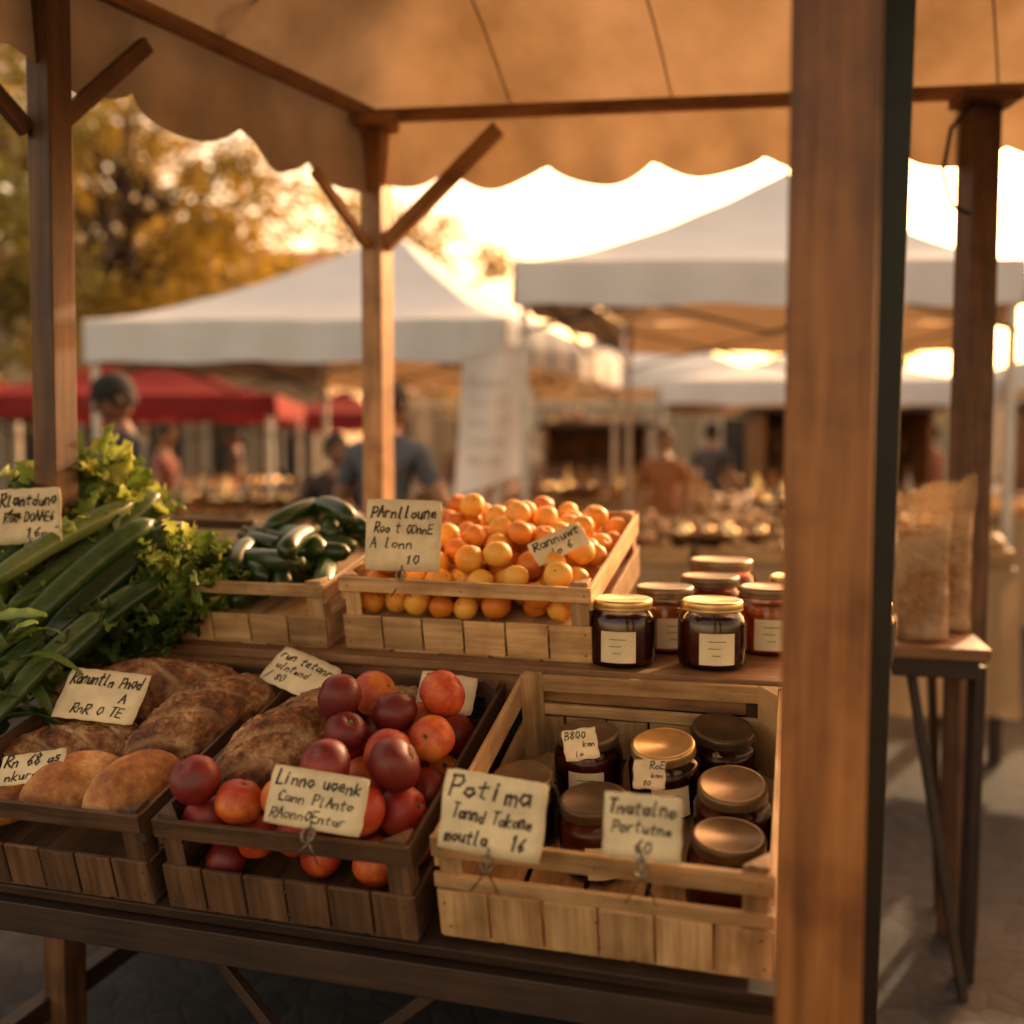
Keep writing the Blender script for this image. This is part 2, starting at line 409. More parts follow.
# ---------------------------------------------------------------- price cards
G={'P':[[(0,0),(.05,1)],[(0,.95),(.4,1),(.5,.75),(.35,.5),(.03,.45)]],
'R':[[(0,0),(.05,1)],[(0,.95),(.4,1),(.48,.75),(.3,.52),(.03,.5),(.5,0)]],
'B':[[(0,0),(.03,1),(.35,.95),(.4,.7),(.05,.52),(.45,.4),(.42,.1),(0,0)]],
'A':[[(0,0),(.25,1),(.5,0)],[(.08,.4),(.45,.42)]],'E':[[(.45,1),(.03,.97),(0,.02),(.48,0)],[(.02,.5),(.38,.52)]],
'L':[[(.05,1),(0,0),(.45,.03)]],'C':[[(.48,.85),(.25,1),(.02,.6),(.1,.1),(.48,.1)]],'T':[[(0,.97),(.5,1)],[(.25,1),(.22,0)]],
'D':[[(0,0),(.04,1),(.35,.9),(.48,.5),(.35,.08),(0,0)]],'O':[[(.25,0),(.02,.35),(.12,.9),(.38,.95),(.5,.45),(.25,0)]],
'F':[[(0,0),(.04,1),(.46,1)],[(.02,.52),(.38,.54)]],'u':[[(.02,.5),(.08,.05),(.3,.02),(.4,.5)],[(.4,.5),(.44,0)]],
'd':[[(.42,1),(.4,0)],[(.4,.4),(.12,.5),(.02,.2),(.2,0),(.4,.15)]],'w':[[(0,.5),(.1,0),(.24,.4),(.36,0),(.5,.52)]],
'o':[[(.25,0),(.02,.2),(.1,.5),(.35,.55),(.46,.3),(.25,0)]],'t':[[(.2,.9),(.15,.1),(.32,0)],[(0,.6),(.4,.64)]],
'i':[[(.15,.55),(.13,0)],[(.16,.75),(.18,.82)]],'m':[[(0,.5),(.02,0)],[(.02,.4),(.15,.55),(.22,.4),(.22,0)],[(.22,.4),(.38,.55),(.46,.4),(.48,0)]],
'a':[[(.4,.5),(.1,.5),(.02,.2),(.2,0),(.4,.2),(.42,.5),(.46,0)]],'n':[[(0,.5),(.02,0)],[(.02,.35),(.25,.55),(.38,.4),(.4,0)]],
'k':[[(.02,1),(0,0)],[(.4,.6),(.02,.28),(.42,0)]],'r':[[(.05,.5),(.05,0)],[(.05,.35),(.2,.53),(.38,.5)]],
's':[[(.4,.5),(.1,.5),(.1,.3),(.38,.22),(.35,.02),(.02,.03)]],'v':[[(0,.5),(.2,0),(.42,.55)]],'e':[[(.05,.28),(.4,.3),(.3,.55),(.08,.45),(.05,.1),(.42,.05)]],
'l':[[(.15,1),(.1,.05),(.25,0)]],'0':[[(.25,0),(.02,.4),(.15,.95),(.4,.9),(.45,.35),(.25,0)]],'8':[[(.25,.5),(.05,.8),(.25,1),(.42,.8),(.05,.25),(.25,0),(.45,.25),(.25,.5)]],
'1':[[(.1,.8),(.25,1),(.22,0)]],'/':[[(.05,-.1),(.4,1)]],'-':[[(.05,.4),(.4,.42)]],',':[[(.2,.05),(.12,-.15)]],
'6':[[(.4,1),(.05,.4),(.2,0),(.42,.2),(.3,.45),(.05,.3)]]}
def write(b,txt,x,y,size,width,mat,zf,lw=.17,M=I4):
    n=len(txt); adv=min(width/max(n,1),size*.80); k=adv/.62
    sx=k; cx=x
    for ch in txt:
        if ch!=' ':
            jy=U(-.08,.08)*size; jr=U(-.12,.12); js=U(.82,1.16)
            for st in G.get(ch,G['o']):
                P=[(cx+(px*sx+ (py*.16*size)) ,y+jy+(py+px*jr)*size*js) for px,py in st]
                for (x0,y0),(x1,y1) in zip(P,P[1:]):
                    d=Vector((x1-x0,y1-y0)); L=d.length
                    if L<1e-6: continue
                    d/=L; nn=Vector((-d.y,d.x))*size*lw*U(.6,1.1); e=d*size*lw*.4
                    q=[(x0-e.x+nn.x*.5,y0-e.y+nn.y*.5),(x0-e.x-nn.x*.5,y0-e.y-nn.y*.5),(x1+e.x-nn.x*.5,y1+e.y-nn.y*.5),(x1+e.x+nn.x*.5,y1+e.y+nn.y*.5)]
                    b.add([(u,v,zf(u,v)+.0009+U(0,.0003)) for u,v in q],[(0,1,2,3)],mat,M)
        cx+=adv
def card(x,y,z,w,h,lines,yaw=-6,lean=12,roll=0,clip=True,bend=.004,cliplen=.05):
    b=MB(); nx,ny=10,6; ph=U(0,6)
    zf=lambda u,v: bend*math.sin(u/w*3+ph)+bend*.5*math.sin(v/h*3+ph*2)
    vs=[];fs=[]
    for s_ in (0,1):
        for j in range(ny+1):
            for i in range(nx+1):
                u=(i/nx-.5)*w;v=(j/ny-.5)*h
                if i in(0,nx) and j in(0,ny): u*=.98; v*=.97
                vs.append((u+.0010*math.sin(v*260+ph),v+.0009*math.sin(u*220+ph),zf(u,v)-s_*.0012))
    q=(nx+1)*(ny+1)
    for j in range(ny):
        for i in range(nx):
            a=j*(nx+1)+i; fs.append((a,a+1,a+nx+2,a+nx+1)); fs.append(tuple(q+k for k in (a,a+nx+1,a+nx+2,a+1)))
    rim=[i for i in range(nx+1)]+[ (j+1)*(nx+1)-1 for j in range(1,ny+1)]+[ny*(nx+1)+i for i in range(nx-1,-1,-1)]+[j*(nx+1) for j in range(ny-1,0,-1)]
    for a,c in zip(rim,rim[1:]+rim[:1]): fs.append((a,q+a,q+c,c))
    b.add(vs,fs,0,smooth=True)
    nl=len(lines); lh=h*.86/nl; y0=h*.42
    for i,t in enumerate(lines):
        sz=lh*(.78 if i==0 else .60)
        write(b,t,-w*.44+ (w*.05 if i==1 else 0)+(w*.45 if len(t)<4 else 0),y0-lh*(i+.80),sz,w*(.88 if i==0 else .78),1,zf)
    if clip:
        pts=[(.009*math.cos(a*.6),-h/2-.008+.010*math.sin(a*.6),-.002+.0006*a) for a in range(0,22)]
        b.tube(pts,.0011,2,6)
        b.tube([(0,-h/2+.012,.002),(0,-h/2-.02,.001),(-.018,-h/2-cliplen,-.003)],.0011,2,6)
        b.tube([(0,-h/2+.012,-.003),(0.002,-h/2-.02,-.003),(.02,-h/2-cliplen,-.008)],.0011,2,6)
    return b.build('price_card',[M_card,M_ink,M_wire],M=T(x,y,z)@RZ(yaw)@RX(90-lean)@RZ(roll))
card(-.212,1.935,1.256,.150,.140,['PArnlloune','Roo t ODnnE','A lonn','     10'],-4,8,-2)
card(-.026,1.312,.930,.143,.108,['Potima','Tannd Tokone','moutla   16'],-8,8,-6,cliplen=.05)
card(.166,1.243,.940,.100,.084,['Tnatalno','Portutne','   60'],-12,6,-1,cliplen=.055)
card(-.276,1.378,.928,.143,.080,['Linno uoenk','Cann PlAnto','RAUnnOEntar'],-10,24,-5,cliplen=.045)
card(-.748,1.79,.975,.16,.10,['Ranuntln Pnod','  A','  RnR O TE'],-10,42,-2,False)
card(-.40,1.86,.999,.145,.085,['run tetanr','ulntend','/ 80'],-12,48,-22,False)
card(-.12,1.80,.978,.105,.075,['1 R10','Panton','LE'],-5,40,-6,False)
card(-.972,2.0,1.29,.125,.112,['Rlantduno','Rao DOAAE6','   16n'],4,6,3)
card(.092,1.945,1.238,.115,.055,['Rannuwt','  lo 6'],0,38,26,False)
card(-.80,1.63,.895,.11,.055,['Rn 68 as','nkurn'],-10,38,12,False)
card(.112,1.60,.942,.056,.05,['B800','kan','  lo'],-6,20,10,False,.001)
card(.215,1.53,.915,.050,.045,['RoE','kan','  80'],-10,16,0,False,.001)

# ---------------------------------------------------------------- vegetables
def leaf(b,M,L,W,curl,ruf,mat,nu=7,nv=4,var=None):
    vs=[];fs=[];ph=U(0,6)
    for i in range(nu+1):
        t=i/nu; a=curl*t; 
        cx=L*t*math.cos(a*.5); cz=L*t*math.sin(a*.5)*-1+ L*.3*t
        wd=W*math.sin(math.pi*min(1,.12+t*.82))**.7
        for j in range(-nv,nv+1):
            s_=j/nv; r=ruf*abs(s_)**1.5*math.sin(t*19+ph+s_*2.5)*W
            vs.append((cx,s_*wd/2,cz+abs(s_)**2*W*.22+r))
    m=2*nv+1
    for i in range(nu):
        for j in range(m-1): a=i*m+j; fs.append((a,a+1,a+m+1,a+m))
    b.add(vs,fs,mat,M,None,var,True)
def clump(name,mats,c,rad,n,L,W,ruf,curl=1.2,stem=True,updir=.4,build=True,b=None):
    b=b or MB()
    for i in range(n):
        p=Vector((U(-1,1)*rad[0],U(-1,1)*rad[1],U(-1,1)*rad[2]))
        if (p.x/rad[0])**2+(p.y/rad[1])**2+(p.z/rad[2])**2>1: continue
        out=math.degrees(math.atan2(p.y,p.x+1e-6))
        M=T(*(Vector(c)+p))@RZ(out+U(-50,50))@RY(-U(-10,75)*(updir+.6))@RX(U(-40,40))
        mi=random.randrange(len(mats)) ; mi=min(mi,len(mats)-1)
        leaf(b,M,L*U(.6,1.25),W*U(.6,1.2),curl*U(.3,1.3),ruf*U(.6,1.4),mi)
        if stem and i%5==0: b.tube([tuple(Vector(c)+p*.2-Vector((0,0,rad[2]))),tuple(Vector(c)+p)],.003,mi,5)
    return b.build(name,mats) if build else b
def veg(b,p0,p1,r,mat,bow=.02,stemmat=1,rib=.03):
    p0=Vector(p0);p1=Vector(p1); n=14; pts=[];rad=[]; up=Vector((U(-1,1),U(-1,1),U(0,1))).normalized()*bow
    for i in range(n+1):
        t=i/n; pts.append(p0.lerp(p1,t)+up*math.sin(math.pi*t))
        rad.append(max(.0015,r*(1-(abs(2*t-1))**5)**.5*(.86+.16*t)))
    b.tube(pts,rad,mat,20,rib=rib)
    d=(p0-p1).normalized(); b.tube([p0+d*-.006,p0+d*.012,p0+d*.024],[.011,.008,.010],stemmat,7)
b=MB()
for i in range(30):
    y=.06+U(0,.38); x=U(.06,.29); a=-50+U(-32,32) if i%4 else U(0,180); L=U(.15,.22)
    a=R(a); z=.080+ (i//9)*.032
    dx=math.cos(a)*L/2;dy=math.sin(a)*L/2
    x=min(max(x,.03+abs(dx)),.323-abs(dx)); y=min(max(y,.04+abs(dy)),.48-abs(dy))
    veg(b,(x-dx,y-dy,z+U(-.01,.02)),(x+dx,y+dy,z+U(-.01,.02)),U(.022,.028),0,.014,1,.02)
b.build('pile_of_cucumbers',[M_cuke,M_stem],M=MC)
clump('leafy_herbs',[M_dleaf,M_parsley],(-.57,2.12,1.155),(.14,.05,.035),100,.05,.035,.25)
b=MB()
vv=[((-.95,1.86,1.06),(-.755,2.10,1.275),.030),((-.90,1.88,1.05),(-.70,2.14,1.265),.035),((-.99,1.92,1.10),(-.79,2.24,1.33),.028),
((-1.02,1.84,1.03),(-.83,2.12,1.23),.024),((-.97,1.80,.99),(-.80,2.05,1.18),.024),((-.92,1.80,.98),(-.75,2.03,1.15),.022),((-1.03,1.80,.97),(-.90,2.06,1.19),.022),
((-.99,1.74,.93),(-.86,2.0,1.11),.02),((-.86,1.86,1.01),(-.70,2.04,1.165),.022),((-.99,1.70,.90),(-.93,1.98,1.10),.018),((-.93,1.74,.93),(-.81,1.95,1.09),.017),((-1.06,1.95,1.15),(-.90,2.2,1.31),.022),((-1.01,1.88,1.16),(-.82,2.16,1.31),.023)]
for i,(p0,p1,r) in enumerate(vv): veg(b,p0,p1,r,2 if i in(1,4,8) else 0,.014,1,.05)
b.build('pile_of_zucchini',[M_zuc,M_stem,M_cuke])
clump('curly_lettuce',[M_parsley,M_lettuce],(-.70,2.09,1.145),(.115,.08,.105),460,.045,.042,.35)
clump('celery_bunch',[M_lettuce,M_lettuce,M_parsley],(-.95,2.24,1.29),(.15,.09,.115),360,.085,.045,.25,updir=.9)
clump('salad_greens',[M_dleaf,M_parsley,M_lettuce],(-1.04,2.14,1.18),(.24,.13,.14),420,.09,.05,.25,updir=.6)
clump('leek_greens',[M_dleaf,M_parsley],(-1.03,1.87,.99),(.13,.11,.13),250,.15,.026,.1,updir=-.2,stem=False)
clump('salad_greens',[M_dleaf,M_dleaf,M_parsley],(-.86,2.02,1.05),(.20,.09,.06),240,.08,.045,.25)

# ---------------------------------------------------------------- own stall: posts & canopy
A=Vector((-.43,3.05,0)); ex=Vector((1.70,-.20,0)); ey=Vector((-.56,-.95,0))
def post(b,x,y,w,z0,z1,mat=0,lean=(0,0),roll=0):
    b.beam((x-lean[0],y-lean[1],z0),(x+lean[0],y+lean[1],z1),w,w,mat,(.5,0,0),roll)
b=MB(); post(b,.353,1.115,.092,0,3.0,roll=-17); b.build('canopy_post',[M_post],.003)
b=MB(); post(b,.503,1.36,.046,0,2.9,lean=(.022,0),roll=-20); b.build('metal_pole',[M_dark],.002)
ZR=2.40
b=MB(); post(b,-.972,2.12,.062,0,ZR,lean=(.012,0),roll=-22); 
b.beam((-.945,2.12,2.10),(-.83,2.32,2.34),.025,.035); b.beam((-1.0,2.10,2.08),(-1.16,1.84,2.33),.025,.035)
b.build('canopy_post',[M_postd],.003)
b=MB(); post(b,-.405,3.03,.070,0,ZR,roll=-25)
b.beam((-.385,3.02,2.03),(-.04,2.97,2.36),.035,.045); b.beam((-.43,3.0,2.03),(-.55,2.82,2.2),.022,.028)
b.box((.14,.10,.03),T(-.405,3.0,2.385),0)
b.build('canopy_post',[M_postl],.003)
b=MB(); post(b,1.305,2.84,.082,0,ZR,roll=10)
b.tube([(1.27,2.78,2.38),(1.20,2.78,2.3),(1.18,2.78,2.18),(1.21,2.78,2.09),(1.26,2.78,2.07)],.007,1,6)
b.box((.16,.10,.03),T(1.30,2.80,2.385),0)
b.build('canopy_post',[M_postd,M_dark],.003)
b=MB()
NU,NV=64,40
def cp(u,v):
    p=A+ex*(u*2.1)+ey*(v*2.7)
    e=min(u*2.1*1.7,(1-u)*2.1*1.7,v*2.7*1.1,(1-v)*2.7*1.1)
    hgt=.62*(1-math.exp(-1.6*e/1.0))
    hgt-= .014*math.sin(u*34)**2*min(1,e*2)-.012*noise.noise(Vector((u*9,v*14,0)))*2
    return Vector((p.x,p.y,ZR+.035+hgt*min(1,.001+min(u,1-u,v,1-v)*40)))
vs=[cp(i/NU,j/NV) for j in range(NV+1) for i in range(NU+1)]
fs=[(j*(NU+1)+i,j*(NU+1)+i+1,(j+1)*(NU+1)+i+1,(j+1)*(NU+1)+i) for j in range(NV) for i in range(NU)]
b.add(vs,fs,0,smooth=True)
for u in (.12,.25,.38,.5,.62,.75,.88):
    b.tube([cp(u+ (k/30-.0)*(.5-u)*.25,k/30)+Vector((0,0,-.002)) for k in range(31)],.0030,1,5)
b.tube([cp(k/40,.2)+Vector((0,0,-.002)) for k in range(41)],.0030,1,5)
def valance(p0,p1,drop_=.25):
    p0=Vector(p0);p1=Vector(p1);L=(p1-p0).length;n=int(L/.02);d=(p1-p0).normalized();nn=Vector((d.y,-d.x,0))
    vs=[];fs=[];K=6
    for i in range(n+1):
        s_=i/n*L
        zb=drop_*.84+.062*(abs(math.sin(math.pi*s_/.31+.6+.25*math.sin(s_*2.3)))**.8-.5)+.010*math.sin(s_*3.1)
        for k in range(K+1):
            t=k/K; w=.022*math.sin(s_*13+1)*t+.012*math.sin(s_*31)*t
            p=p0.lerp(p1,i/n)+nn*(w); vs.append((p.x,p.y,p0.z+.004-zb*t))
    for i in range(n):
        for k in range(K): a=i*(K+1)+k; fs.append((a,a+1,a+K+2,a+K+1))
    b.add(vs,fs,0,smooth=True)
A0=A+Vector((0,0,ZR+.035)); 
P1=A0+ex*2.1; P2=A0+ey*2.7
valance(A0,P1,.24); valance(P2,A0,.27); valance(P1,P1+ey*2.7); 
b.beam(tuple(A0+Vector((0,-.03,-.025))),tuple(P1+Vector((0,-.03,-.025))),.025,.035,2)
b.beam(tuple(A0+Vector((.03,-.02,-.025))),tuple(P2+Vector((.03,-.02,-.025))),.025,.035,2)
b.build('market_stall_canopy',[M_canvas,M_seam,M_shelf])
# ---------------------------------------------------------------- pop-up tents
def tent(name,C,ze,zp,val,mat,legw=.045,truss=True):
    C=[Vector((x,y,0)) for x,y in C]; c=sum(C,Vector())/4; b=MB()
    n=16
    for k in range(4):
        a,d=C[k],C[(k+1)%4]
        vs=[];fs=[]
        for j in range(n+1):
            t=j/n; z=ze+(zp-ze)*(t**1.35)*1.0
            for i in range(n+1):
                p=(a.lerp(d,i/n)).lerp(c,t); sag=-.05*math.sin(math.pi*i/n)*(1-t)*t*2
                vs.append((p.x,p.y,z+sag+.012*noise.noise(p*2.5)))
        for j in range(n):
            for i in range(n): q=j*(n+1)+i; fs.append((q,q+1,q+n+2,q+n+1))
        b.add(vs,fs,0,smooth=True,var=(.9,0,0))
        L=(d-a).length; m=40; vs=[];fs=[]; dr=(d-a).normalized(); nn=Vector((dr.y,-dr.x,0))
        for i in range(m+1):
            p=a.lerp(d,i/m)
            for q in range(4):
                w=.02*math.sin(i*.9+k)*q/3
                vs.append((p.x+nn.x*(.012+w),p.y+nn.y*(.012+w),ze+.005-val*q/3+.01*math.sin(i*.5)*q/3))
        for i in range(m):
            for q in range(3): a_=i*4+q; fs.append((a_,a_+1,a_+5,a_+4))
        b.add(vs,fs,0,smooth=True)
        if truss:
            for i in range(2):
                q0=a.lerp(d,i/2);q1=a.lerp(d,(i+1)/2); ins=(c-(a+d)/2).normalized()*.06
                for z0,z1 in((ze-.05,ze-.42),(ze-.42,ze-.05)):
                    b.beam(tuple(q0+ins+Vector((0,0,z0))),tuple(q1+ins+Vector((0,0,z1))),.018,.018,2)
            q=(a+d)/2; b.beam((q.x,q.y,ze-.1),(c.x,c.y,zp-.45),.02,.025,2)
    for k in range(4):
        p=C[k]+(c-C[k]).normalized()*.07
        b.beam((p.x,p.y,0.012),(p.x,p.y,ze),legw,legw,1); b.box((.11,.11,.01),T(p.x,p.y,.006),1)
    b.beam((c.x,c.y,zp-.45),(c.x,c.y,zp-.03),.03,.03,2)
    return b.build(name,[mat,M_metal,M_dark])
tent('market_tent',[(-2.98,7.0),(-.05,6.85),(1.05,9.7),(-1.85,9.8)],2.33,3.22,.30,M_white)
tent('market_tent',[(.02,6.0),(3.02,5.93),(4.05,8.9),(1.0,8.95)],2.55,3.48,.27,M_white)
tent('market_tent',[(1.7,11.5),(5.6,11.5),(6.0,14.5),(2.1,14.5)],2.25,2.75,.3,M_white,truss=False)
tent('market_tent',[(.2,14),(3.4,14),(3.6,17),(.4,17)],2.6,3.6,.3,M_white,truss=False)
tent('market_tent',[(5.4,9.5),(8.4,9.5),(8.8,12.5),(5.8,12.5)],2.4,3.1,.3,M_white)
tent('market_tent',[(-5.6,9.9),(-2.35,9.9),(-2.6,12.5),(-5.6,12.5)],1.98,2.55,.22,M_red)
tent('market_tent',[(-3.4,14.5),(-1.9,14.5),(-1.9,17),(-3.4,17)],1.98,2.4,.25,M_red,truss=False)
tent('market_tent',[(-10,10.5),(-6.6,10.5),(-6.6,13.5),(-10,13.5)],2.3,2.9,.25,M_red,truss=False)

# hanging cloth sign on tent corner
b=MB(); vs=[];fs=[];n=12
for j in range(n+1):
    for i in range(9):
        u=i/8;v=j/n; vs.append((-.33+.40*u-.06*v*(1-u),6.72+.04*math.sin(u*7+v*2)*(.3+v),2.05-(.95-.12*u)*v+.04*u))
fs=[(j*9+i,j*9+i+1,(j+1)*9+i+1,(j+1)*9+i) for j in range(n) for i in range(8)]
b.add(vs,fs,0,smooth=True); b.beam((-.35,6.72,2.065),(.10,6.72,2.105),.02,.02,1)
b.beam((-.34,6.72,2.065),(-.34,6.86,2.33),.008,.008,1);b.beam((.06,6.72,2.10),(-.04,6.86,2.33),.008,.008,1)
SM=T(-.14,6.655,1.6)@RX(90)
for k,t in enumerate(('Ronont','Torn oTl','ano 10','vontal','Renok')):
    write(b,t,-.15,.25-.13*k,.055,.28,2,lambda u,v:0,.10,SM)
b.build('hanging_cloth_sign',[M_cloth_w,M_metal,M_seam])

# ---------------------------------------------------------------- background market tables
M_mix=[fruit('produce_mix_a',[(0,(.45,.12,.02)),(.5,(.6,.35,.06)),(1,(.3,.05,.02))]),fruit('produce_mix_b',[(0,(.05,.12,.02)),(.5,(.2,.25,.05)),(1,(.5,.4,.1))]),
       fruit('produce_mix_c',[(0,(.30,.14,.05)),(.5,(.42,.23,.09)),(1,(.18,.07,.025))])]
M_cloth=fabric('table_cloth',(.42,.28,.16),.1)
def mtable(x,y,w,d,h,cols,cloth=True,yaw=-8,sign=False,name='market_table'):
    b=MB(); b.box((w,d,.03),T(0,0,h),0)
    for sx in(-1,1):
        for sy in(-1,1): b.beam((sx*(w/2-.06),sy*(d/2-.06),0),(sx*(w/2-.06),sy*(d/2-.06),h-.016),.045,.045,0)
    if cloth:
        n=40; vs=[]
        for i in range(n+1):
            for k in (0,1): vs.append((-w/2+w*i/n,-d/2-.01-.03*k*(1+math.sin(i*1.3)),h+.012-k*h*.75))
        b.add(vs,[(2*i,2*i+1,2*i+3,2*i+2) for i in range(n)],1,smooth=True)
    nc=max(2,int(w/.42))
    for i in range(nc):
        for j in (0,1):
            cx=-w/2+(i+.5)*w/nc; cy=-d/4+j*d/2; cw=w/nc-.04; cd=d/2-.05; hh=.10; 
            Mx=T(cx,cy,h+.02+.05*j)@RX(8)
            for s_ in(-1,1):
                b.box((cw,.01,hh),Mx@T(0,s_*cd/2,hh/2),2); b.box((.01,cd-.012,hh),Mx@T(s_*cw/2,0,hh/2),2)
            b.box((cw-.012,cd-.012,.01),Mx@T(0,0,.006),2)
            mi=3+random.choice(cols); r=U(.03,.05)
            for _ in range(26):
                p=(U(-cw/2+r,cw/2-r),U(-cd/2+r,cd/2-r),hh*.6+U(0,.06))
                b.ball(lambda v:v*r,Mx@T(*p)@SC(1,1,U(.8,1)),mi,9,6)
    if sign:
        b.box((.24,.008,.32),T(w*.30,-d/2-.05,h+.02)@RX(-8),6)
        for k in range(4): b.box((.15,.002,.012),T(w*.30,-d/2-.062+ k*.008,h+.11-k*.06)@RX(-8),0)
    return b.build(name,[M_table,M_cloth,M_pine]+M_mix+[M_cloth_w],M=T(x,y,0)@RZ(yaw))
mtable(1.35,4.9,1.9,.8,.88,[2],True,-6,True)
mtable(-1.7,7.6,2.4,.8,.88,[0,1,2],True,-4)
mtable(2.6,7.2,2.4,.8,.90,[2,2,0],True,-4)
mtable(3.0,4.7,1.2,.8,.85,[0,2],True,70)
mtable(.9,9.5,2.0,.8,.9,[0,2],True)
mtable(-4.2,8.6,2.2,.8,.85,[0,2],True,10)
mtable(3.8,12.5,3,.8,.9,[0,2],True); mtable(-4.0,11,2.6,.8,.9,[0],True); mtable(1.8,15,2.6,.8,.9,[0,2],True)
mb=[plain('sparkle_bottle_gold',(.8,.55,.25),.10,.9),plain('sparkle_bottle_brown',(.12,.04,.01),.05,0,coat=1)]  # bottles added for their sun sparkle in the background
for (bx,by,bz,n) in((-2.75,7.35,1.035,26),(-3.9,8.4,1.0,18),(.2,9.3,1.05,16),(1.7,7.0,1.05,14)):
    b=MB()
    for i in range(n):
        x=bx+i*.085+U(-.03,.03); y=by+U(-.12,.1); q=U(.7,1.15)
        b.lathe([(0,0),(.03,0),(.032,.01),(.032,.12*q),(.012,.17*q),(.012,.22*q),(.015,.225*q),(0,.226*q)],T(x,y,bz),int(random.random()<.7),14,var=(U(0,1),0,0))
    b.build('row_of_sparkle_bottles',mb)
# bowls of shiny metal balls, added only to make background sun highlights
M_glint=plain('gold_glint',(.95,.72,.38),.16,1.0,.2,25,.15,.2)
for (bx,by,bz,n,wx) in((-1.95,7.3,1.06,26,.55),(-3.2,8.3,1.03,16,.5),(.55,9.2,1.07,12,.4),(1.0,4.75,1.02,7,.3),(2.1,6.95,1.07,14,.5),(-2.3,10.8,1.08,14,.7)):
    b=MB()
    b.lathe([(0,-.02),(.12,-.02),(.16,.02),(.165,.022),(.12,-.012),(0,-.012)],T(bx,by,bz-.01)@SC(wx/.17,.9,1),1,28)
    for i in range(n):
        r=U(.026,.042); b.ball(lambda v:v*r,T(bx+U(-wx,wx)*.8,by+U(-.1,.1),bz+U(0,.03)),0,14,9)
    b.build('bowl_of_glint_balls',[M_glint,M_shelf])
def booth(x,y,w,d,h,mat,yaw=0):
    b=MB(); t=.04
    b.box((t,d,h),T(-w/2,0,h/2),0);b.box((t,d,h),T(w/2,0,h/2),0);b.box((w-t-.004,t,h),T(0,d/2,h/2),0)
    b.box((w+.2,d+.2,.05),T(0,0,h+.028),1); b.box((w-t-.004,.35,.04),T(0,-d/2+.15,.95),1); b.box((w-t-.004,.03,.9),T(0,-d/2+.02,.47),0)
    for z in(1.35,1.7): b.box((w-t-.006,.25,.03),T(0,d/2-.16,z),1)
    for i in range(int(w/.16)):
        for z in (.99,1.385,1.735):
            hh=U(.1,.22); b.lathe([(0,0),(.045,0),(.05,hh*.7),(.03,hh),(0,hh)],T(-w/2+.12+i*.16,(d/2-.16) if z>1 else -d/2+.15,z),2+i%2,10)
    b.build('market_booth',[mat,M_table,M_mix[0],M_mix[2]],M=T(x,y,0)@RZ(yaw))
booth(1.0,12.3,1.2,1.0,1.7,M_shelf,0); booth(3.3,10.2,1.6,1,1.8,M_shelf,-5); booth(5.2,8.5,1.4,1,1.8,M_shelf,-12)

# ---------------------------------------------------------------- side table with bags
b=MB()
b.box((.25,.50,.03),T(1.145,2.75,.905)@RZ(-14),0)
b.box((.21,.45,.05),T(1.145,2.75,.862)@RZ(-14),1)
b.beam((1.05,2.60,.86),(1.17,2.50,0.0),.022,.022,1); b.beam((1.22,2.58,.86),(1.22,2.6,0.0),.03,.045,1)
b.beam((1.1,2.92,.86),(1.0,3.05,0.0),.022,.022,1); b.beam((1.24,2.92,.86),(1.33,3.02,0.0),.022,.022,1)
b.build('side_table',[M_shelf,M_table],.002)
def bag(x,y,z,w,h,yaw,s):
    b=MB()
    def shell(k,zt,mat,op):
        vs=[];n=36;m=18
        for j in range(m+1):
            t=j/m; zz=zt*t
            fx=w/2*(1-.06*math.sin(t*3)+.12*max(0,t-.7)*3*op); fy=w*.30*(1-(t**2.2)*(.92 if op else .5))
            for i in range(n):
                a=2*math.pi*i/n; q=abs(math.cos(a))**.7*math.copysign(1,math.cos(a)); r=abs(math.sin(a))**.7*math.copysign(1,math.sin(a))
                wob=1+.09*noise.noise(Vector((q*3+s,r*3,t*5)))
                vs.append((fx*q*k*wob,fy*r*k*wob,zz+ (.010*math.sin(i*.9+s)+.02*q if (j==m and op) else 0)+.002))
        fs=[(j*n+i,j*n+(i+1)%n,(j+1)*n+(i+1)%n,(j+1)*n+i) for j in range(m) for i in range(n)]
        fs.append(tuple(range(n-1,-1,-1)))
        if not op: fs.append(tuple(m*n+i for i in range(n)))
        b.add(vs,fs,mat,smooth=True)
    shell(1,h,0,1); shell(.92,h*.72,1,0)
    b.build('bag_of_grain',[M_bag,M_grain],M=T(x,y,z)@RZ(yaw))
M_grain=plain('grain',(.30,.125,.04),.7,0,.2,60,.75,.8,bd=.006)
bag(1.085,2.62,.922,.135,.40,-14,1); bag(1.20,2.76,.922,.150,.41,-24,5)

